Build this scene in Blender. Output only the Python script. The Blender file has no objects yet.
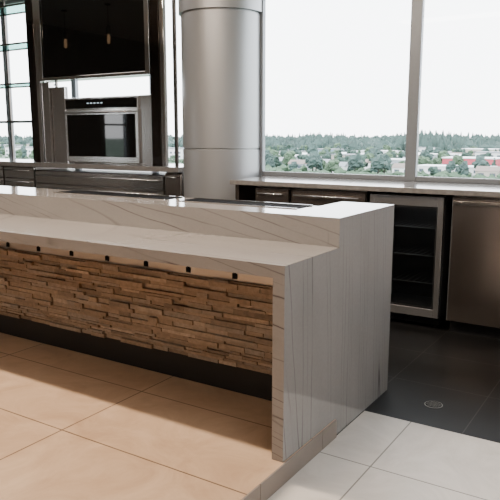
import bpy, bmesh, math, random
from mathutils import Vector, noise
random.seed(7)
C = bpy.context.scene.collection

# ------------------------------------------------------------ materials
def new_mat(name):
    m = bpy.data.materials.new(name); m.use_nodes = True
    nt = m.node_tree; b = nt.nodes['Principled BSDF']
    return m, nt, b
def L(nt, a, b): nt.links.new(a, b)
def plain(name, col, rough=.5, metal=0, bump=0, scale=40, var=.06, coat=0, emis=None, es=0, spec=.5):
    m, nt, b = new_mat(name)
    g = nt.nodes.new('ShaderNodeNewGeometry')
    n = nt.nodes.new('ShaderNodeTexNoise'); n.inputs['Scale'].default_value = scale; n.inputs['Detail'].default_value = 3
    L(nt, g.outputs['Position'], n.inputs['Vector'])
    r = nt.nodes.new('ShaderNodeValToRGB')
    r.color_ramp.elements[0].position = .3; r.color_ramp.elements[1].position = .7
    r.color_ramp.elements[0].color = tuple(c*(1-var) for c in col)+(1,)
    r.color_ramp.elements[1].color = tuple(min(1, c*(1+var)) for c in col)+(1,)
    L(nt, n.outputs['Fac'], r.inputs['Fac']); L(nt, r.outputs['Color'], b.inputs['Base Color'])
    b.inputs['Roughness'].default_value = rough; b.inputs['Metallic'].default_value = metal
    b.inputs['Coat Weight'].default_value = coat; b.inputs['Specular IOR Level'].default_value = spec
    if bump:
        bp = nt.nodes.new('ShaderNodeBump'); bp.inputs['Strength'].default_value = bump; bp.inputs['Distance'].default_value = .004
        L(nt, n.outputs['Fac'], bp.inputs['Height']); L(nt, bp.outputs['Normal'], b.inputs['Normal'])
    if emis:
        b.inputs['Emission Color'].default_value = emis+(1,); b.inputs['Emission Strength'].default_value = es
    return m
def steel(name, col=(.55,.54,.53), rough=.28, vertical=False, metal=1):
    m, nt, b = new_mat(name)
    g = nt.nodes.new('ShaderNodeNewGeometry'); mp = nt.nodes.new('ShaderNodeMapping')
    mp.inputs['Scale'].default_value = (60, 60, 1.2) if vertical else (1.2, 1.2, 60)
    n = nt.nodes.new('ShaderNodeTexNoise'); n.inputs['Scale'].default_value = 1
    L(nt, g.outputs['Position'], mp.inputs['Vector']); L(nt, mp.outputs['Vector'], n.inputs['Vector'])
    mr = nt.nodes.new('ShaderNodeMapRange'); mr.inputs['To Min'].default_value = rough-.02; mr.inputs['To Max'].default_value = rough+.02
    L(nt, n.outputs['Fac'], mr.inputs['Value']); L(nt, mr.outputs['Result'], b.inputs['Roughness'])
    b.inputs['Base Color'].default_value = col+(1,); b.inputs['Metallic'].default_value = metal
    return m
def quartz(name, base=(.268,.249,.238), rough=.09):
    m, nt, b = new_mat(name)
    g = nt.nodes.new('ShaderNodeNewGeometry')
    def math_(op, a, b_=None, c=None):
        n = nt.nodes.new('ShaderNodeMath'); n.operation = op
        for i, v in enumerate((a, b_, c)):
            if v is None: continue
            if isinstance(v, (int, float)): n.inputs[i].default_value = v
            else: L(nt, v, n.inputs[i])
        return n.outputs[0]
    sp = nt.nodes.new('ShaderNodeSeparateXYZ'); L(nt, g.outputs['Position'], sp.inputs[0])
    sn = nt.nodes.new('ShaderNodeSeparateXYZ'); L(nt, g.outputs['Normal'], sn.inputs[0])
    X, Y, Z = sp.outputs
    wn = nt.nodes.new('ShaderNodeTexNoise'); wn.inputs['Scale'].default_value = 1.9; wn.inputs['Detail'].default_value = 5
    L(nt, g.outputs['Position'], wn.inputs['Vector'])
    front = math_('GREATER_THAN', math_('ABSOLUTE', sn.outputs[1]), .6)
    ya = math_('MULTIPLY_ADD', Z, .06, Y)
    yb = math_('ADD', math_('MULTIPLY', Z, .8), math_('MULTIPLY', X, .20))
    yy = math_('ADD', math_('MULTIPLY', ya, math_('SUBTRACT', 1.0, front)), math_('MULTIPLY', yb, front))
    yy = math_('MULTIPLY_ADD', wn.outputs['Fac'], .04, yy)
    cb = nt.nodes.new('ShaderNodeCombineXYZ'); L(nt, X, cb.inputs[0]); L(nt, yy, cb.inputs[1]); L(nt, Z, cb.inputs[2])
    def stretched(sc, loc, scale, det):
        mp = nt.nodes.new('ShaderNodeMapping'); mp.inputs['Scale'].default_value = sc; mp.inputs['Location'].default_value = loc
        n = nt.nodes.new('ShaderNodeTexNoise'); n.inputs['Scale'].default_value = scale; n.inputs['Detail'].default_value = det
        L(nt, cb.outputs[0], mp.inputs['Vector']); L(nt, mp.outputs['Vector'], n.inputs['Vector'])
        return n
    n1 = stretched((.12, 3.2, .13), (0,0,0), 1.5, 0.3)      # thin dark lines
    n2 = stretched((.9, 2.0, .9), (3,1,2), 2.0, 3)          # soft clouding
    n4 = stretched((30, 30, 30), (1,5,2), 2.0, 2)           # crystalline grain
    n5 = stretched((1.1, 8, 1.3), (7,5,2), 2.0, 2)          # where lines fade
    r1 = nt.nodes.new('ShaderNodeValToRGB'); e = r1.color_ramp.elements
    e[0].position = .0; e[0].color = (0,0,0,1); e[1].position = 1; e[1].color = (0,0,0,1)
    for p, v, wd_ in ((.36,.9,.0036),(.43,.7,.003),(.50,1,.0044),(.565,.75,.003),(.64,1,.0038)):
        for q, vv in ((p-wd_,0),(p,v),(p+wd_,0)):
            x = e.new(q); x.color = (vv,vv,vv,1)
    L(nt, n1.outputs['Fac'], r1.inputs['Fac'])
    r2 = nt.nodes.new('ShaderNodeValToRGB')
    r2.color_ramp.elements[0].position = .3; r2.color_ramp.elements[0].color = tuple(c*.95 for c in base)+(1,)
    r2.color_ramp.elements[1].position = .7; r2.color_ramp.elements[1].color = tuple(c*1.06 for c in base)+(1,)
    L(nt, n2.outputs['Fac'], r2.inputs['Fac'])
    r4 = nt.nodes.new('ShaderNodeValToRGB')
    r4.color_ramp.elements[0].position = .3; r4.color_ramp.elements[0].color = (.96,.96,.96,1)
    r4.color_ramp.elements[1].position = .65; r4.color_ramp.elements[1].color = (1.02,1.02,1.02,1)
    L(nt, n4.outputs['Fac'], r4.inputs['Fac'])
    m4 = nt.nodes.new('ShaderNodeMixRGB'); m4.blend_type = 'MULTIPLY'; m4.inputs['Fac'].default_value = .8
    L(nt, r2.outputs['Color'], m4.inputs['Color1']); L(nt, r4.outputs['Color'], m4.inputs['Color2'])
    mx = nt.nodes.new('ShaderNodeMixRGB'); mx.inputs['Color2'].default_value = (.045,.033,.036,1)
    mr = nt.nodes.new('ShaderNodeMapRange'); mr.inputs['From Min'].default_value = .38; mr.inputs['From Max'].default_value = .52
    mr.inputs['To Min'].default_value = .2; mr.inputs['To Max'].default_value = .9
    L(nt, n5.outputs['Fac'], mr.inputs['Value'])
    fade = math_('MULTIPLY', mr.outputs['Result'], math_('SUBTRACT', 1.0, math_('MULTIPLY', math_('ABSOLUTE', sn.outputs[2]), .5)))
    L(nt, math_('MULTIPLY', r1.outputs['Color'], fade), mx.inputs['Fac']); L(nt, m4.outputs['Color'], mx.inputs['Color1'])
    L(nt, mx.outputs['Color'], b.inputs['Base Color'])
    b.inputs['Roughness'].default_value = rough
    return m
def tile(name, c1, c2, mortar, w, h, off, rough=.4, nscale=3.0, msize=.004, bump=.2, spec=.5):
    m, nt, b = new_mat(name)
    b.inputs['Specular IOR Level'].default_value = spec
    g = nt.nodes.new('ShaderNodeNewGeometry'); mp = nt.nodes.new('ShaderNodeMapping')
    mp.inputs['Location'].default_value = off
    L(nt, g.outputs['Position'], mp.inputs['Vector'])
    br = nt.nodes.new('ShaderNodeTexBrick'); br.offset = 0; br.squash = 1
    br.inputs['Scale'].default_value = 1; br.inputs['Brick Width'].default_value = w; br.inputs['Row Height'].default_value = h
    br.inputs['Mortar Size'].default_value = msize; br.inputs['Mortar Smooth'].default_value = .1
    L(nt, mp.outputs['Vector'], br.inputs['Vector'])
    n = nt.nodes.new('ShaderNodeTexNoise'); n.inputs['Scale'].default_value = nscale; n.inputs['Detail'].default_value = 9; n.inputs['Roughness'].default_value = .7
    n.inputs['Distortion'].default_value = 1.0
    L(nt, g.outputs['Position'], n.inputs['Vector'])
    r = nt.nodes.new('ShaderNodeValToRGB')
    r.color_ramp.elements[0].position = .36; r.color_ramp.elements[0].color = c1+(1,)
    r.color_ramp.elements[1].position = .64; r.color_ramp.elements[1].color = c2+(1,)
    L(nt, n.outputs['Fac'], r.inputs['Fac'])
    mx = nt.nodes.new('ShaderNodeMixRGB'); mx.inputs['Color2'].default_value = mortar+(1,)
    L(nt, br.outputs['Fac'], mx.inputs['Fac']); L(nt, r.outputs['Color'], mx.inputs['Color1'])
    L(nt, mx.outputs['Color'], b.inputs['Base Color'])
    mr = nt.nodes.new('ShaderNodeMapRange'); mr.inputs['To Min'].default_value = rough-.08; mr.inputs['To Max'].default_value = rough+.1
    L(nt, n.outputs['Fac'], mr.inputs['Value']); L(nt, mr.outputs['Result'], b.inputs['Roughness'])
    bp = nt.nodes.new('ShaderNodeBump'); bp.invert = True; bp.inputs['Strength'].default_value = bump; bp.inputs['Distance'].default_value = .003
    L(nt, br.outputs['Fac'], bp.inputs['Height']); L(nt, bp.outputs['Normal'], b.inputs['Normal'])
    return m
def glass(name, tint=(.95,.98,.98), gl=.06, rough=.01):
    m = bpy.data.materials.new(name); m.use_nodes = True; nt = m.node_tree; nt.nodes.clear()
    o = nt.nodes.new('ShaderNodeOutputMaterial'); t = nt.nodes.new('ShaderNodeBsdfTransparent'); g = nt.nodes.new('ShaderNodeBsdfGlossy')
    t.inputs['Color'].default_value = tint+(1,); g.inputs['Roughness'].default_value = rough
    mx = nt.nodes.new('ShaderNodeMixShader'); mx.inputs['Fac'].default_value = gl
    L(nt, t.outputs[0], mx.inputs[1]); L(nt, g.outputs[0], mx.inputs[2]); L(nt, mx.outputs[0], o.inputs['Surface'])
    return m
def stone_mat():
    m, nt, b = new_mat('ledger_stone')
    g = nt.nodes.new('ShaderNodeNewGeometry')
    r = nt.nodes.new('ShaderNodeValToRGB'); e = r.color_ramp.elements
    e[0].position = 0; e[0].color = (.20,.145,.105,1); e[1].position = 1; e[1].color = (.46,.35,.26,1)
    x = e.new(.3); x.color = (.285,.205,.145,1); x = e.new(.55); x.color = (.345,.255,.18,1); x = e.new(.8); x.color = (.28,.23,.185,1)
    L(nt, g.outputs['Random Per Island'], r.inputs['Fac'])
    mp = nt.nodes.new('ShaderNodeMapping'); mp.inputs['Scale'].default_value = (24, 18, 30)
    n = nt.nodes.new('ShaderNodeTexNoise'); n.inputs['Scale'].default_value = 1.3; n.inputs['Detail'].default_value = 5; n.inputs['Roughness'].default_value = .62
    L(nt, g.outputs['Position'], mp.inputs['Vector']); L(nt, mp.outputs['Vector'], n.inputs['Vector'])
    r2 = nt.nodes.new('ShaderNodeValToRGB'); r2.color_ramp.elements[0].position = .34; r2.color_ramp.elements[1].position = .68
    r2.color_ramp.elements[0].color = (.72,.70,.68,1); r2.color_ramp.elements[1].color = (1.15,1.13,1.11,1)
    L(nt, n.outputs['Fac'], r2.inputs['Fac'])
    mx = nt.nodes.new('ShaderNodeMixRGB'); mx.blend_type = 'MULTIPLY'; mx.inputs['Fac'].default_value = 1
    L(nt, r.outputs['Color'], mx.inputs['Color1']); L(nt, r2.outputs['Color'], mx.inputs['Color2'])
    L(nt, mx.outputs['Color'], b.inputs['Base Color']); b.inputs['Roughness'].default_value = .45
    bp = nt.nodes.new('ShaderNodeBump'); bp.inputs['Strength'].default_value = .6; bp.inputs['Distance'].default_value = .005
    L(nt, n.outputs['Fac'], bp.inputs['Height']); L(nt, bp.outputs['Normal'], b.inputs['Normal'])
    return m

M = dict(
 quartz=quartz('veined_quartzite'),
 backq=plain('back_counter_stone', (.22,.21,.205), .12, scale=25, var=.15),
 stone=stone_mat(),
 steel=steel('brushed_steel', (.56,.54,.52), .15, metal=.95), steelv=steel('brushed_steel_vertical', (.36,.30,.26), .22, True, metal=.95),
 brightsteel=steel('bright_steel', (.70,.70,.71), .2, metal=.85), doorsteel=steel('door_steel', (.48,.47,.47), .22, True, metal=.85), pullsteel=steel('pull_steel', (.20,.18,.17), .3),
 darksteel=steel('dark_steel', (.16,.145,.135), .3), midsteel=steel('mid_steel', (.62,.60,.59), .10, True, metal=.98), railsteel=steel('rail_steel', (.50,.47,.44), .35),
 bronze=steel('bronze_metal', (.095,.08,.072), .10, True), column=plain('column_paint', (.40,.41,.43), .40, .5, var=.01, scale=3),
 black=plain('black_matte', (.006,.006,.007), .5), slot=plain('black_slot', (.006,.006,.007), .8, spec=.1), gloss=plain('black_gloss', (.003,.003,.003), .03, spec=.5), rubber=plain('black_rubber', (.015,.015,.015), .7),
 inner=plain('fridge_liner', (.035,.035,.036), .5), rimmetal=plain('drain_rim', (.24,.23,.21), .5, .3),
 tan=tile('tan_tile', (.44,.29,.185), (.58,.41,.275), (.13,.08,.05), 1.2, .6, (2.479,-2.097,0), .36, 2.6),
 white=tile('pale_tile', (.53,.48,.43), (.66,.61,.56), (.20,.175,.15), .6, .6, (1.08,-2.77,0), .4, 2.5),
 dark=tile('charcoal_tile', (.006,.006,.0065), (.014,.014,.0145), (.045,.043,.04), .6, .6, (1.40,-3.36,0), .38, 4, .003, spec=.14),
 riser=plain('riser_tile', (.25,.205,.175), .5, scale=8, var=.05),
 wall=plain('wall_paint', (.36,.33,.30), .8, scale=6, var=.03), darkwall=plain('dark_wall_paint', (.14,.13,.12), .8, scale=6, var=.03), ceil=plain('ceiling_paint', (.46,.45,.44), .9, scale=6, var=.02),
 frame=plain('aluminium_frame', (.27,.29,.32), .4, .4, var=.03), pane=glass('window_glass', (.98,.99,1), .03),
 shelfglass=glass('shelf_glass', (.50,.76,.73), .2), fridgeglass=glass('fridge_glass', (.56,.58,.59), .14),
 led=plain('display_blue_white', (.5,.6,.7), .4, emis=(.7,.85,1.), es=1.0),
 amber=plain('bulb_amber', (1,.6,.3), .4, emis=(1,.6,.33), es=1.8), cream=plain('shade_cream', (.06,.04,.03), .4),
 chrome=steel('chrome_wire', (.5,.5,.5), .25, metal=.5),
)

# ------------------------------------------------------------ builders
def box(bm, x0, x1, y0, y1, z0, z1):
    v = [bm.verts.new(p) for p in ((x0,y0,z0),(x1,y0,z0),(x1,y1,z0),(x0,y1,z0),(x0,y0,z1),(x1,y0,z1),(x1,y1,z1),(x0,y1,z1))]
    for f in ((3,2,1,0),(4,5,6,7),(0,1,5,4),(1,2,6,5),(2,3,7,6),(3,0,4,7)): bm.faces.new([v[i] for i in f])
def prism_y(bm, pts, y0, y1):           # polygon in x-z pushed along y
    a = [bm.verts.new((x,y0,z)) for x, z in pts]; b = [bm.verts.new((x,y1,z)) for x, z in pts]
    bm.faces.new(a); bm.faces.new(b[::-1]); n = len(pts)
    for i in range(n): bm.faces.new((a[i],b[i],b[(i+1)%n],a[(i+1)%n]))
def cyl(bm, p0, p1, r, seg=16, r1=None):
    p0 = Vector(p0); p1 = Vector(p1); d = (p1-p0).normalized(); a = d.orthogonal().normalized(); b = d.cross(a)
    r1 = r if r1 is None else r1
    A = [bm.verts.new(p0+(a*math.cos(t)+b*math.sin(t))*r) for t in [2*math.pi*i/seg for i in range(seg)]]
    B = [bm.verts.new(p1+(a*math.cos(t)+b*math.sin(t))*r1) for t in [2*math.pi*i/seg for i in range(seg)]]
    for i in range(seg):
        j = (i+1) % seg; f = bm.faces.new((A[i],A[j],B[j],B[i])); f.smooth = True
    bm.faces.new(A[::-1]); bm.faces.new(B)
def lathe(bm, cx, cy, prof, seg=48):
    rings = [[bm.verts.new((cx+r*math.cos(2*math.pi*i/seg), cy+r*math.sin(2*math.pi*i/seg), z)) for i in range(seg)] for r, z in prof]
    for a, b in zip(rings, rings[1:]):
        for i in range(seg):
            j = (i+1) % seg; f = bm.faces.new((a[i],a[j],b[j],b[i])); f.smooth = True
    bm.faces.new(rings[0][::-1]); bm.faces.new(rings[-1])
    for rg in rings:
        for i in range(seg):
            e = bm.edges.get((rg[i], rg[(i+1) % seg]))
            if e: e.smooth = False
def wpos(o):
    v = Vector((0,0,0))
    while o: v += o.location; o = o.parent
    return v
def obj(name, bm, mat, parent=None, bevel=0, label=None, seg=2):
    bmesh.ops.recalc_face_normals(bm, faces=bm.faces)
    if parent:
        off = wpos(parent)
        for v in bm.verts: v.co -= off
    me = bpy.data.meshes.new(name); bm.to_mesh(me); bm.free()
    o = bpy.data.objects.new(name, me); C.objects.link(o); me.materials.append(M[mat] if isinstance(mat, str) else mat)
    o.parent = parent
    if bevel:
        bv = o.modifiers.new('bevel', 'BEVEL'); bv.width = bevel; bv.segments = seg; bv.limit_method = 'ANGLE'
    if label: o['label'] = label
    return o
def boxes(name, lst, mat, parent=None, bevel=0, label=None):
    bm = bmesh.new()
    for b in lst: box(bm, *b)
    return obj(name, bm, mat, parent, bevel, label)
def tag(o, label, cat, group=None):
    o['label'] = label; o['category'] = cat
    if group: o['group'] = group
    return o
def thing(name, label, cat, loc, group=None):
    o = bpy.data.objects.new(name, None); C.objects.link(o); o.location = loc; o.empty_display_size = .1
    return tag(o, label, cat, group)
def struct(name, lst, mat, bevel=0, parent=None):
    o = boxes(name, lst, mat, parent, bevel)
    if not parent: o['kind'] = 'structure'
    return o

XE = -1.362     # end face of the bar
YU = 2.965      # guest side of the raised part
YE = 3.735      # staff side of the end block
FL = -.10       # level of the lower floor
CEIL = 3.7
# ------------------------------------------------------------ setting
struct('floor', [(-11,XE-.062,-4,2.999,-.2,0),(XE-.062,XE+.004,-4,YU-.0005,-.2,0)], 'tan')
struct('floor', [(XE+.0045,5,-4,3.36,-.2,FL)], 'white')
struct('floor', [(-11,5,3.3605,6.9,-.2,FL),(-11,XE+.004,3.0,3.36,-.2,FL)], 'dark')
rs = []
for k in range(12):
    rs.append((XE+.0047, XE+.012, 2.795-.6*(k+1)+.002, 2.795-.6*k-.002, FL+.001, .0))
rs.append((XE+.0047, XE+.012, 2.797, YU-.0005, FL+.001, .0))
struct('trim_1', rs, 'riser')
struct('wall_left', [(-11.2,-11,-4,.1,-.2,CEIL),(-11.2,-11,.9,7,-.2,CEIL),(-11.2,-11,.1,.9,-.2,.9),(-11.2,-11,.1,.9,2.15,CEIL)], 'darkwall')
struct('wall_right', [(5,5.2,-4,6,-.2,CEIL)], 'wall')
struct('wall_front', [(-11,5,-4.2,-4,-.2,CEIL)], 'wall')
struct('wall_back', [(-3.9,5,5.86,6.0,-.1,1.065),(-3.9,5,5.86,6.0,3.45,CEIL),(-4.30,-3.70,5.86,5.92,-.1,CEIL),
                     (-4.36,-4.30,5.86,6.9,-.1,CEIL),
                     (-11,-4.36,6.75,6.9,-.1,.95),(-11,-4.36,6.75,6.9,3.5,CEIL)], 'wall')
struct('ceiling', [(-11.2,5.2,-4.2,7,CEIL,CEIL+.2)], 'ceil')
# windows
xs = [-1.98+1.5*i for i in range(0,5)]
w1 = struct('window_1', [(-3.70,-3.555,5.80,5.855,1.066,3.45)]+[(x-.052,x+.052,5.80,5.855,1.066,3.45) for x in xs]+
            [(-3.555,5,5.81,5.85,1.066,1.11),(-3.555,5,5.81,5.85,3.40,3.45)], 'frame', .004)
boxes('pane', [(-3.555,5,5.825,5.832,1.11,3.40)], 'pane', w1)
xs2 = [-10.4,-8.9,-7.4,-5.9,-4.45]
w2 = struct('window_2', [(x-.045,x+.045,6.80,6.86,.95,3.5) for x in xs2]+[(-11,-4.37,6.80,6.86,.95,1.0),(-11,-4.37,6.80,6.86,3.45,3.5)], 'frame', .004)
boxes('pane', [(-11,-4.37,6.825,6.832,1.0,3.45)], 'pane', w2)
w3 = struct('reflection_window', [(-11.12,-11.06,.1,.15,.9,2.15),(-11.12,-11.06,.85,.9,.9,2.15),(-11.12,-11.06,.15,.85,.9,.95),(-11.12,-11.06,.15,.85,1.7,1.74),(-11.12,-11.06,.15,.85,2.10,2.15)], 'frame', .004)  # unseen window, added to give the oven glass a bright reflection
boxes('pane', [(-11.095,-11.088,.15,.85,.95,2.10)], 'pane', w3)
# column
bm = bmesh.new()
lathe(bm, -4.00, 5.72, [(.42,FL),(.42,1.332),(.408,1.336),(.408,1.346),(.42,1.35),(.42,2.67),(.408,2.674),(.408,2.686),(.442,2.688),(.442,CEIL-.001)], 96)
col = obj('column', bm, 'column'); col['kind'] = 'structure'; col['label'] = 'round pale grey metal clad column between the back bar and the window'

# ------------------------------------------------------------ the bar
XL = -7.6
bc = thing('bar_counter', 'lower stone bar counter with waterfall leg, in front of the raised bar top', 'counter', (-4,2.7,0))
bm = bmesh.new(); prism_y(bm, [(XL,.86),(XE-.06,.86),(XE,.92),(XL,.92)], 2.41, YU-.0005); obj('counter_slab', bm, 'quartz', bc)
bm = bmesh.new(); prism_y(bm, [(XE-.06,.001),(XE,.001),(XE,.92),(XE-.06,.86)], 2.41, YU-.0005); obj('waterfall_leg', bm, 'quartz', bc)
rb = thing('raised_bar_top', 'higher stone bar top with a broad end block and tall end panel', 'bar top', (-4,3.2,FL))
bm = bmesh.new(); box(bm, XL, XE-.34, YU, 3.41, 1.01, 1.07); prism_y(bm, [(XE-.34,1.01),(XE-.06,1.01),(XE,1.07),(XE-.34,1.07)], YU, YE); obj('top_slab', bm, 'quartz', rb)
bm = bmesh.new(); prism_y(bm, [(XE-.06,FL+.001),(XE,FL+.001),(XE,1.07),(XE-.06,1.01)], YU, YE); obj('end_panel', bm, 'quartz', rb)
boxes('front_upstand', [(XL,XE-.061,YU,3.0,.861,1.0099)], 'quartz', rb)
bb = thing('stone_clad_bar', 'bar cabinet clad in brown stacked stone above a black kick', 'bar', (-4,3.3,FL))
boxes('carcass', [(XL,XE-.062,3.032,YE-.03,FL,.9)], 'darksteel', bb)
boxes('toe_kick', [(XL,XE-.062,2.985,3.03,.001,.165)], 'black', bb)
boxes('backing_rail', [(XL,XE-.062,2.97,3.03,.166,.859)], 'railsteel', bb, label='pale brushed steel rail above the stone')
bm = bmesh.new(); z = .168
while z < .66:
    h = random.choice((.017,.021,.026,.032)); h = min(h, .670-z); x = XL
    if h < .006: break
    while x < XE-.065:
        w = random.uniform(.07,.32); x1 = min(x+w, XE-.062)
        d = random.choice((.008,.013,.018,.024,.029))
        n = max(2, int((x1-x)/.06)); zz0, zz1 = z+.0009, z+h-.0009
        front = []; tl = random.uniform(-.003,.003)
        for i in range(n+1):
            px = x+.0009+(x1-x-.0018)*i/n
            j = random.uniform(-.0006,.0006)
            front.append((bm.verts.new((px, 2.965-d+j, zz0)), bm.verts.new((px, 2.965-d+j+tl, zz1)),
                          bm.verts.new((px, 2.969, zz0)), bm.verts.new((px, 2.969, zz1))))
        for a, b in zip(front, front[1:]):
            bm.faces.new((a[0],b[0],b[1],a[1])); bm.faces.new((a[1],b[1],b[3],a[3])); bm.faces.new((a[2],b[2],b[0],a[0]))
        a = front[0]; bm.faces.new((a[0],a[1],a[3],a[2])); a = front[-1]; bm.faces.new((a[2],a[3],a[1],a[0]))
        x = x1
    z += h
obj('stone_cladding', bm, 'stone', bb)
x = -2.0
while x > XL:
    boxes('bracket', [(x-.016,x+.016,2.965,2.969,.682,.712),(x-.010,x+.010,2.966,2.969,.713,.858)], 'slot', bb, 0, 'small black clip on the rail')
    x -= .33
wt = boxes('work_surface', [(XL,XE-.342,3.415,YE,.901,.93)], 'steel', None, .003)
tag(wt, 'low stainless work surface on the staff side behind the raised bar top', 'worktop')
for a, b, lb in ((-2.60,-1.735,'dark slotted drip grille in the bar top beside its end block'),(-3.75,-2.70,'dark slotted drip grille in the bar top, farther from the end block')):
    dt = thing('drip_grille', lb, 'drip tray', ((a+b)/2,3.30,1.0701))
    boxes('tray', [(a,b,3.21,3.385,1.0702,1.0712)], 'slot', dt)
    bm = bmesh.new(); x = a+.01
    while x < b-.01: box(bm, x, x+.005, 3.212, 3.383, 1.0713, 1.0725); x += .02
    obj('slats', bm, 'slot', dt)
    boxes('rim', [(a,b,3.200,3.2095,1.0702,1.075),(a,b,3.3855,3.397,1.0702,1.077)], 'midsteel', dt, .001)

# ------------------------------------------------------------ window-side counter and appliances
wc = boxes('window_counter', [(-3.47,4.5,5.07,5.799,1.022,1.065)], 'backq', None, .003)
tag(wc, 'long polished stone counter running under the big window', 'counter')
ep = boxes('support_panel', [(-3.44,-3.40,5.12,5.75,FL,1.021)], 'steelv', None, .002)
tag(ep, 'slim steel end panel holding up the window counter beside the column', 'panel')
def steel_unit(name, label, cat, x0, x1, mat='steelv', y=5.12, zt=1.0, back=5.75, group=None, hz=.045, drawer=None, pull=False):
    t = thing(name, label, cat, ((x0+x1)/2, (y+back)/2, FL), group)
    boxes('body', [(x0,x1,y+.03,back,FL+.1,zt+.012)], 'darksteel', t)
    boxes('toe_kick', [(x0+.01,x1-.01,y+.08,back-.02,FL+.0005,FL+.099)], 'black', t)
    def front(nm, z0, z1):
        d = boxes(nm, [(x0+.006,x1-.006,y,y+.029,z0,z1)], mat, t, .003)
        if pull:                                    # folded lip pull along the top, bright hinge edge on the left
            boxes('lip_pull', [(x0+.012,x1-.012,y-.016,y-.0005,z1-.030,z1-.022),(x0+.012,x1-.012,y-.016,y-.011,z1-.052,z1-.0305)], 'pullsteel', d, .001)
            boxes('edge_strip', [(x0+.0005,x0+.0055,y-.004,y+.028,z0,z1)], 'brightsteel', t)
            return
        bm = bmesh.new(); zh = z1-hz
        cyl(bm, (x0+.05,y-.035,zh), (x1-.05,y-.035,zh), .009)
        for xx in (x0+.09, x1-.09): cyl(bm, (xx,y-.035,zh), (xx,y-.0005,zh), .006, 10)
        obj('handle', bm, 'brightsteel', d, label='bright bar handle')
    if drawer:
        front('drawer', zt-drawer, zt-.003); front('door', FL+.11, zt-drawer-.012)
    else: front('door', FL+.11, zt-.003)
    return t
steel_unit('drawer_cabinet', 'narrow stainless cabinet nearest the column under the window counter', 'cabinet', -3.22, -2.86)
steel_unit('drawer_cabinet', 'wider stainless cabinet under the window counter, left of the glass fridge', 'cabinet', -2.84, -2.12)
steel_unit('steel_cabinet', 'stainless door cabinet right of the glass fridge', 'cabinet', -1.395, -.79, pull=True)
steel_unit('steel_cabinet', 'stainless door cabinet farthest right under the window counter', 'cabinet', -.77, -.16, pull=True)
# fridge
x0, x1 = -2.09, -1.465; y = 5.13; z0, z1 = .005, 1.0
fr = thing('undercounter_fridge', 'glass door undercounter fridge with steel frame and wire shelves', 'fridge', ((x0+x1)/2,5.45,FL))
boxes('casing', [(x0,x0+.03,y+.05,5.75,z0,z1),(x1-.03,x1,y+.05,5.75,z0,z1),(x0+.03,x1-.03,5.70,5.75,z0,z1),(x0+.03,x1-.03,y+.05,5.70,z0,z0+.03),(x0+.03,x1-.03,y+.05,5.70,z1-.03,z1)], 'inner', fr)
boxes('base_grille', [(x0+.01,x1-.01,y+.07,5.7,FL+.03,z0-.001)]+[(x0+.02,x1-.02,y+.06,y+.069,FL+.035+i*.012,FL+.041+i*.012) for i in range(5)], 'black', fr)
for px in (x0+.05, x1-.05):
    for py in (y+.1, 5.68):
        bm = bmesh.new(); cyl(bm, (px,py,FL), (px,py,FL+.0295), .018); obj('foot', bm, 'rubber', fr)
S = .048
fd = boxes('door', [(x0+.003,x0+S,y,y+.045,z0,z1-.005),(x1-S,x1-.003,y,y+.045,z0,z1-.005),(x0+S,x1-S,y,y+.045,z0,z0+.07),(x0+S,x1-S,y,y+.045,z1-.085,z1-.005)], 'doorsteel', fr, .003)
boxes('glass', [(x0+S,x1-S,y+.012,y+.018,z0+.07,z1-.085)], 'fridgeglass', fd)
boxes('gasket', [(x0+S+.0005,x0+S+.012,y+.005,y+.03,z0+.071,z1-.086),(x1-S-.012,x1-S-.0005,y+.005,y+.03,z0+.071,z1-.086),(x0+S+.012,x1-S-.012,y+.005,y+.03,z0+.071,z0+.083),(x0+S+.012,x1-S-.012,y+.005,y+.03,z1-.098,z1-.086)], 'black', fd)
bm = bmesh.new(); cyl(bm, (x0+.03,y-.04,.25), (x0+.03,y-.04,.85), .010)
for zz in (.3,.8): cyl(bm, (x0+.03,y-.04,zz), (x0+.03,y-.0005,zz), .007, 10)
obj('handle', bm, 'brightsteel', fr)
for zs in (.27,.50,.73):
    bm = bmesh.new()
    for i in range(11):
        xx = x0+.04+i*(x1-x0-.08)/10; cyl(bm, (xx,y+.09,zs), (xx,5.66,zs), .002, 6)
    cyl(bm, (x0+.031,y+.088,zs), (x1-.031,y+.088,zs), .0045, 8)
    obj('shelf', bm, 'chrome', fr)

# floor drain
fdn = thing('floor_drain', 'small round metal drain set in the dark floor', 'drain', (-1.045,3.66,FL))
bm = bmesh.new(); lathe(bm, -1.045, 3.66, [(.053,FL+.0003),(.053,FL+.003),(.048,FL+.003)], 32); obj('ring', bm, 'rimmetal', fdn)
bm = bmesh.new()
lathe(bm, -1.045, 3.66, [(.047,FL+.0032),(.047,FL+.004)], 32); obj('plate', bm, 'slot', fdn)
bm = bmesh.new()
for i in range(-2,3):
    w = math.sqrt(.042**2-(i*.016)**2); box(bm, -1.045-w, -1.045+w, 3.66+i*.016-.002, 3.66+i*.016+.002, FL+.0041, FL+.005)
obj('grate', bm, 'rimmetal', fdn)

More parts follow.
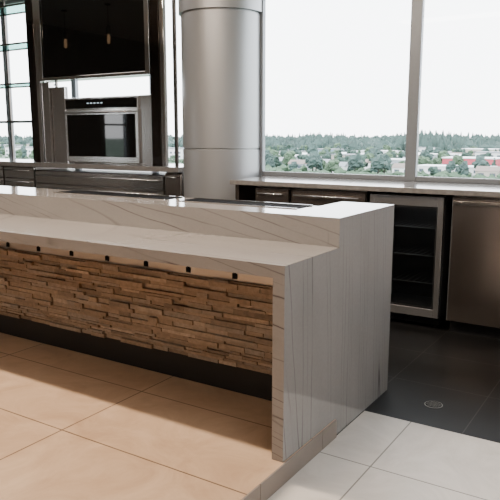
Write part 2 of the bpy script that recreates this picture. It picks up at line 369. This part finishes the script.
# ------------------------------------------------------------ back bar on the left
YB = 5.95
lc = boxes('back_bar_counter', [(-10.9,-4.74,5.88,6.60,1.055,1.115)], 'backq', None, .003)
tag(lc, 'grey brown stone counter of the back bar below the oven', 'counter')
spans = [(-10.3,-9.5),(-9.48,-8.68),(-8.66,-7.98),(-7.96,-7.32)]
labs = ['stainless drawer unit at the far left end of the back bar','stainless drawer unit, second from the far left of the back bar',
        'stainless drawer unit under the glass shelves at the left edge of the photo','stainless drawer unit under the back bar counter, left of the wide appliance']
for (a, b), lb in zip(spans, labs):
    steel_unit('drawer_cabinet', lb, 'cabinet', a, b, 'steel', YB, 1.04, 6.55, drawer=.15, hz=.04)
steel_unit('appliance_drawer', 'wide stainless appliance with long handle directly below the built-in oven', 'appliance', -7.30, -5.02, 'steel', YB, 1.0, 6.55, drawer=.16, hz=.05)
steel_unit('drawer_cabinet', 'slim dark stainless unit at the column end of the back bar', 'cabinet', -5.0, -4.76, 'steelv', YB, 1.04, 6.55)
def post(x0, x1, label, mat, y0=5.97, y1=6.15, zt=CEIL-.001):
    o = boxes('upright_post', [(x0,x1,y0,y1,1.1155,zt)], mat, None, .004); tag(o, label, 'post'); return o
post(-7.34, -7.20, 'dark bronze upright between the glass shelves and the black screen', 'bronze', 5.97, 6.05)
post(-7.195, -7.125, 'bright steel strip upright left of the black screen', 'midsteel', 5.97, 6.05)
post(-5.20, -5.06, 'bronze mirror upright on the right of the black screen', 'bronze', 5.97, 6.05)
post(-5.05, -4.99, 'brushed steel upright right of the oven', 'midsteel', 5.97, 6.02)
post(-4.86, -4.82, 'thin dark upright closest to the column', 'darksteel', 5.97, 6.00)
# wall screen in a steel surround
tv = thing('wall_screen', 'large glossy black screen in a dark metal surround above the oven', 'screen', (-6.16,6.06,2.18))
boxes('surround', [(-7.118,-7.05,5.96,6.2,2.18,3.6),(-5.27,-5.202,5.96,6.2,2.18,3.6),(-7.05,-5.27,5.96,6.2,2.18,2.22),(-7.05,-5.27,5.96,6.2,3.5,3.6),(-7.05,-5.27,6.12,6.2,2.22,3.5)], 'midsteel', tv, .004)
boxes('display', [(-7.04,-5.28,5.98,6.03,2.24,3.48)], 'gloss', tv, .004, 'glossy black glass')
boxes('display_mount', [(-6.5,-5.8,6.031,6.119,2.5,3.2)], 'black', tv)
# oven
ov = thing('built_in_oven', 'stainless oven with black glass door standing on the back bar counter', 'oven', (-6.05,6.15,1.116))
ox0, ox1 = -6.68, -5.40
boxes('casing', [(ox0,ox1,6.0,6.20,1.116,1.95)], 'midsteel', ov, .006)
boxes('side_trim', [(ox1+.001,-5.215,6.0,6.04,1.116,1.95)], 'doorsteel', ov, .003)
boxes('control_panel', [(ox0+.01,ox1-.01,5.975,5.999,1.80,1.945)], 'brightsteel', ov, .003)
cp = boxes('display', [(ox0+.03,ox1-.03,5.968,5.974,1.812,1.925)], 'gloss', ov, .001)
for i in (-2,-1,0,1,2): boxes('readout', [(-6.14+i*.06,-6.11+i*.06,5.9655,5.9675,1.868,1.880)], 'led', cp)
dr = boxes('door', [(ox0+.01,ox1-.01,5.965,5.999,1.14,1.79)], 'brightsteel', ov, .004)
boxes('door_glass', [(ox0+.055,ox1-.055,5.958,5.9645,1.21,1.735)], 'gloss', dr, .002)
bm = bmesh.new(); cyl(bm, (ox0+.07,5.915,1.762), (ox1-.07,5.915,1.762), .011)
for xx in (ox0+.12, ox1-.12): cyl(bm, (xx,5.915,1.762), (xx,5.9645,1.762), .008, 10)
obj('handle', bm, 'brightsteel', dr)
sp = boxes('partition', [(-7.11,-6.98,5.99,6.08,1.1155,2.17),(-6.975,-6.72,6.02,6.08,1.1155,2.1)], 'midsteel', None, .004)
tag(sp, 'brushed stainless partition standing between bronze upright and oven', 'panel')
# glass shelves
gs = thing('glass_shelving', 'open glass shelving with thin steel rims in front of the left window', 'shelving', (-8.3,6.2,1.1155))
boxes('frame', [(x,x+.03,yy,yy+.03,1.1155,3.5) for x in (-9.3,-8.42,-7.385) for yy in (6.02,6.45)], 'darksteel', gs, .003)
for zs in (1.66,2.17,2.70,3.2):
    s = boxes('shelf', [(-9.268,-7.39,6.055,6.445,zs,zs+.014)], 'shelfglass', gs)
    boxes('shelf_rim', [(-9.268,-8.392,6.03,6.05,zs-.004,zs+.018),(-8.388,-7.387,6.03,6.05,zs-.004,zs+.018),(-9.268,-7.387,6.452,6.47,zs-.004,zs+.018)], 'darksteel', s)

# ------------------------------------------------------------ pendants (seen mirrored in the screen)
def pendant(x, y, z, label):
    t = thing('pendant_lamp', label, 'lamp', (x,y,CEIL))
    bm = bmesh.new(); cyl(bm, (x,y,z+.16), (x,y,CEIL-.02), .004, 8); obj('cord', bm, 'slot', t)
    bm = bmesh.new(); lathe(bm, x, y, [(.05,CEIL-.02),(.05,CEIL-.0005)], 24); obj('ceiling_rose', bm, 'bronze', t)
    bm = bmesh.new(); lathe(bm, x, y, [(.04,z-.0),(.04,z+.09),(.03,z+.14),(.02,z+.16)], 24); obj('shade', bm, 'cream', t)
    bm = bmesh.new(); lathe(bm, x, y, [(.016,z-.16),(.026,z-.13),(.026,z-.03),(.018,z-.002)], 24); obj('bulb', bm, 'amber', t)
pendant(-9.46, 3.4, 3.2, 'amber pendant lamp over the far end of the bar, nearer the left wall')
pendant(-8.38, 3.4, 3.2, 'amber pendant lamp over the bar, second from the left wall')

# ------------------------------------------------------------ the city outside
GZ = -20.0
M.update(
 grass=plain('far_ground', (.09,.13,.09), .9, scale=.02, var=.35),
 leaf1=plain('leaf_dark', (.030,.058,.045), .9, scale=.3, var=.4), leaf2=plain('leaf_mid', (.055,.095,.055), .9, scale=.3, var=.4),
 leaf3=plain('leaf_hazy', (.038,.068,.060), .9, scale=.3, var=.3), woods=plain('woodland_haze', (.038,.068,.060), .9, scale=.05, var=.35), bark=plain('bark', (.05,.04,.035), .9),  # bluish haze of distance put into the leaf and woodland colours
 bwhite=plain('building_white', (.70,.70,.70), .7), bgrey=plain('building_grey', (.32,.35,.38), .7), bbeige=plain('building_beige', (.45,.40,.35), .7),
 bred=plain('building_red', (.45,.07,.10), .7), bblue=plain('building_blue', (.20,.28,.36), .7), roofg=plain('roof_grey', (.24,.25,.27), .8), roofb=plain('roof_brown', (.20,.16,.14), .8),
 roofw=plain('roof_white', (.75,.76,.77), .7), bwin=plain('building_window', (.07,.09,.11), .3))
g = boxes('ground', [(-5000,2500,-3000,5000,GZ-1,GZ)], 'grass'); g['kind'] = 'structure'
def blob(bm, c, r, sz=1.0, sub=2, amp=.3):
    s = bmesh.ops.create_icosphere(bm, subdivisions=sub, radius=1)
    ph = random.uniform(0,100)
    for v in s['verts']:
        k = 1+amp*noise.noise(v.co*2.2+Vector((ph,0,0)))+amp*.5*noise.noise(v.co*5+Vector((0,ph,0)))
        v.co = Vector((c[0]+v.co.x*r*k, c[1]+v.co.y*r*k, c[2]+v.co.z*r*sz*k))
protos = []
def tree_proto(kind, mat):
    bm = bmesh.new()
    if kind == 'round':
        for i in range(9):
            a = random.uniform(0,6.28); q = random.uniform(1.2,2.8); blob(bm, (math.cos(a)*q, math.sin(a)*q, random.uniform(3.2,8.5)), random.uniform(1.2,2.4), .9, 2, .8)
        blob(bm, (0,0,6.5), 2.9, 1.1, 2, .8)
    else:
        for i in range(7):
            zz = 1.5+i*1.5; blob(bm, (random.uniform(-.3,.3),random.uniform(-.3,.3),zz+.8), 2.6-i*.33, .75, 2, .8)
    t = bpy.data.objects.new('tree', None); C.objects.link(t)
    c = obj('crown', bm, mat); c.parent = t
    bm = bmesh.new(); cyl(bm, (0,0,0), (0,0,5), .4, 8, .25); k = obj('trunk', bm, 'bark'); k.parent = t
    return t
for kd, mt in (('round','leaf1'),('round','leaf2'),('round','leaf3'),('conifer','leaf1'),('conifer','leaf3')): protos.append((kd, tree_proto(kd, mt)))
used = [False]*len(protos)
LBL = {'round':'rounded green tree far below among the city buildings', 'conifer':'pointed dark conifer far below among the city buildings'}
GRP = {'round':'rounded trees in the city beyond the windows', 'conifer':'conifers in the city beyond the windows'}
def place_tree(x, y, s):
    i = random.choices(range(5), (4,4,4,1,1))[0]; kd, p = protos[i]
    if not used[i]: t = p; used[i] = True
    else:
        t = p.copy(); C.objects.link(t)
        for ch in p.children:
            c = ch.copy(); C.objects.link(c); c.parent = t
    t.location = (x, y, GZ); t.rotation_euler.z = random.uniform(0,6.28); t.scale = (s, s, s*random.uniform(.8,1.1))
    tag(t, LBL[kd], 'tree', GRP[kd])
blds = []
def building(r, y, w, d, h, wall, roof, label, gable=False, cat='building', group=None):
    x = r*y; blds.append((x,y,max(w,d)))
    t = thing('house' if gable else 'commercial_building', label, cat, (x,y,GZ), group)
    boxes('walls', [(x-w/2,x+w/2,y,y+d,GZ,GZ+h)], wall, t)
    if gable:
        bm = bmesh.new(); a = .4; rh = d*.3
        v = [bm.verts.new(p) for p in ((x-w/2-a,y-a,GZ+h+.01),(x+w/2+a,y-a,GZ+h+.01),(x+w/2+a,y+d+a,GZ+h+.01),(x-w/2-a,y+d+a,GZ+h+.01),(x-w/2-a,y+d/2,GZ+h+rh),(x+w/2+a,y+d/2,GZ+h+rh))]
        for f in ((0,1,5,4),(2,3,4,5),(0,4,3),(1,2,5),(3,2,1,0)): bm.faces.new([v[i] for i in f])
        obj('roof', bm, roof, t)
    else:
        boxes('roof', [(x-w/2-.4,x+w/2+.4,y-.4,y+d+.4,GZ+h+.01,GZ+h+.7)], roof, t)
    n = max(2, int(w/5)); fl = max(1, int(h/3.6))
    for f in range(fl):
        for i in range(n):
            boxes('window', [(x-w/2+(i+.25)*w/n, x-w/2+(i+.75)*w/n, y-.12, y-.01, GZ+1.2+f*3.5, GZ+2.9+f*3.5)], 'bwin', t)
B = building
B(-.252,430,34,20,6.5,'bred','roofw','red walled store with a white flat roof at the right of the window view')
B(-.205,520,40,22,8,'bwhite','roofg','long white warehouse beyond the red store')
B(-.30,520,26,16,6,'bgrey','roofw','low grey commercial building left of the red store')
B(-.275,362,40,14,4,'bwhite','roofw','long low white shed nearest the right window pane')
B(-.45,470,26,18,6,'bbeige','roofg','beige block left of the window mullion')
B(-.53,430,20,16,5,'bgrey','roofg','grey block by the left edge of the big window')
B(-.40,560,28,18,7,'bwhite','roofw','white office block behind the beige block')
B(-.49,600,24,18,7,'bblue','roofg','blue grey block among trees in the left window pane')
B(-.56,540,20,16,6,'bwhite','roofg','small white block farthest left in the big window')
B(-.36,420,24,14,5,'bgrey','roofw','low grey shed behind the window mullion')
B(-.24,640,30,20,8,'bbeige','roofw','tall beige block near the skyline at the right')
B(-.33,680,26,20,8,'bwhite','roofg','far white block just under the tree line')
for i, (r, y, wl, rf, lb) in enumerate(((-.43,390,'bwhite','roofb','white house with brown gable roof in the left pane'),(-.50,380,'bbeige','roofg','beige gabled house with grey roof in the left pane'),
     (-.225,335,'bbeige','roofb','beige gabled house with brown roof at lower right of the view'),(-.58,395,'bblue','roofg','blue gabled house by the window jamb'),(-.38,500,'bblue','roofb','blue gabled house with brown roof near the mullion'),
     (-.18,430,'bgrey','roofg','grey gabled house beyond the right edge of the red store'),(-.47,345,'bwhite','roofg','white gabled house with grey roof nearest in the left pane'),
     (-.545,360,'bgrey','roofb','grey gabled house with brown roof low in the left pane'),(-.355,345,'bwhite','roofb','white gabled house with brown roof just right of the mullion'),(-.27,590,'bwhite','roofb','distant white house with brown roof right of the mullion'))):
    B(r, y, 11, 8, 3.8, wl, rf, lb, True, 'house')
k = 0
while k < 24:
    r = random.uniform(-.62,-.2); y = random.uniform(340,690); x = r*y
    if any(abs(x-bx) < bw*.5+12 and abs(y-by) < 28 for bx, by, bw in blds): continue
    wt_ = k % 2
    B(r, y, random.uniform(8,17), 7, 3.8, 'bwhite' if wt_ else 'bbeige', 'roofg' if wt_ else 'roofw', 'small plain white house with grey roof scattered among far trees' if wt_ else 'small pale beige house with light roof scattered among far trees',
      True, 'house', 'small white houses among the far trees' if wt_ else 'small beige houses among the far trees'); k += 1
for i, (r, y, w, wl, lb) in enumerate(((-.85,470,50,'bwhite','long white block seen right of the back bar uprights'),(-1.0,520,60,'bgrey','grey block seen below the black screen'),(-1.27,430,50,'bwhite','white block seen through the left glass shelves'),
     (-1.2,600,60,'bbeige','beige block beyond the left glass shelves'),(-1.36,520,50,'bgrey','grey block at the far left of the glass shelves'),(-1.1,420,40,'bbeige','beige block behind the bronze upright'))):
    B(r, y, w, 20, 9, wl, 'roofg', lb)
n = 0; spots = []; tries = 0
while n < 297 and tries < 80000:
    tries += 1
    y = random.uniform(325, 700); r = random.uniform(-.66,-.18) if random.random() < .92 else random.uniform(-1.45,-.75); x = r*y
    if any(abs(x-bx) < bw*.5+6 and -7 < y-by < bw+8 for bx, by, bw in blds): continue
    if any(abs(x-bx) < bw*.5 and -40 < y-by < 0 for bx, by, bw in blds) and random.random() < .5: continue
    if any((x-a)**2+(y-b)**2 < 11.5**2 for a, b in spots): continue
    spots.append((x, y)); place_tree(x, y, random.uniform(.65,1.2)); n += 1
bm = bmesh.new()
for i in range(2400):
    y = 745+1000*random.random()**1.7; r = random.uniform(-1.6,.05) if random.random() < .4 else random.uniform(-.66,-.1); s = random.uniform(4,8)
    hh = 1+.6*noise.noise(Vector((r*11,3,0)))+.35*max(0, min(1, (r+.5)/.35))
    if random.random() < .72: blob(bm, (r*y, y, GZ+4+(y-745)*.010), s, random.uniform(.8,1.5)*hh, 1, .7)
    else:
        zb = GZ+(y-745)*.010; cyl(bm, (r*y,y,zb), (r*y,y,zb+random.uniform(9,19)*hh), random.uniform(3,5), 7, .3)
wd = obj('woodland', bm, 'woods'); wd['kind'] = 'stuff'; wd['label'] = 'continuous belt of distant woodland along the skyline'; wd['category'] = 'woodland'
bm = bmesh.new(); k = 0
while k < 1500:
    y = random.uniform(310, 725); r = random.uniform(-.68,-.12) if random.random() < .85 else random.uniform(-1.45,-.75); x = r*y
    if any(abs(x-bx) < bw*.5+5 and -6 < y-by < bw+7 for bx, by, bw in blds): continue
    if any((x-a)**2+(y-b)**2 < 7.8**2 for a, b in spots): continue
    blob(bm, (x, y, GZ+.8), random.uniform(1.5,3.2), random.uniform(.6,1.1), 1, .6); k += 1
wd = obj('shrubbery', bm, 'leaf2'); wd['kind'] = 'stuff'; wd['label'] = 'low green hedges and shrubs scattered between the far houses'; wd['category'] = 'shrubs'

# ------------------------------------------------------------ light
w = bpy.data.worlds.new('World'); bpy.context.scene.world = w; w.use_nodes = True; nt = w.node_tree
bg = nt.nodes['Background']; tc = nt.nodes.new('ShaderNodeTexCoord'); sx = nt.nodes.new('ShaderNodeSeparateXYZ')
rp = nt.nodes.new('ShaderNodeValToRGB'); rp.color_ramp.elements[0].position = .0; rp.color_ramp.elements[0].color = (1,1,1,1)
rp.color_ramp.elements[1].position = .6; rp.color_ramp.elements[1].color = (.90,.96,1,1)
nt.links.new(tc.outputs['Generated'], sx.inputs[0]); nt.links.new(sx.outputs['Z'], rp.inputs['Fac']); nt.links.new(rp.outputs['Color'], bg.inputs['Color'])
bg.inputs['Strength'].default_value = 8.5
def area(name, loc, size, power, col, rot=(0,0,0), sy=None):
    l = bpy.data.lights.new(name, 'AREA'); l.size = size; l.energy = power; l.color = col
    if sy: l.shape = 'RECTANGLE'; l.size_y = sy
    o = bpy.data.objects.new(name, l); C.objects.link(o); o.location = loc; o.rotation_euler = rot
area('ceiling_light_warm', (-3.2,2.2,3.65), 3.0, 265, (1,.82,.64), sy=.12)
area('ceiling_light_front', (-3.6,-1.2,3.65), 2.2, 65, (1,.87,.73), sy=.5)
area('fill_light_right', (.1,1.6,3.65), 1.2, 50, (1,.92,.84))  # added fill standing in for daylight from the right, not a known lamp
area('ceiling_light_bar', (-6.5,4.6,3.65), 3.5, 30, (1,.92,.84), sy=.8)
area('fridge_fill_light', ((x0+x1)/2,5.42,.965), .4, .6, (.95,.98,1), sy=.3)  # added fill so the wire shelves show; no visible lamp in the fridge

# ------------------------------------------------------------ camera
cd = bpy.data.cameras.new('camera'); cam = bpy.data.objects.new('camera', cd); C.objects.link(cam)
cd.sensor_width = 36; cd.lens = 46.8; cd.clip_end = 8000; cd.clip_start = .05
cam.location = (0,0,1.48); cam.rotation_euler = (math.radians(90-10.03), 0, math.radians(32.6))
bpy.context.scene.camera = cam
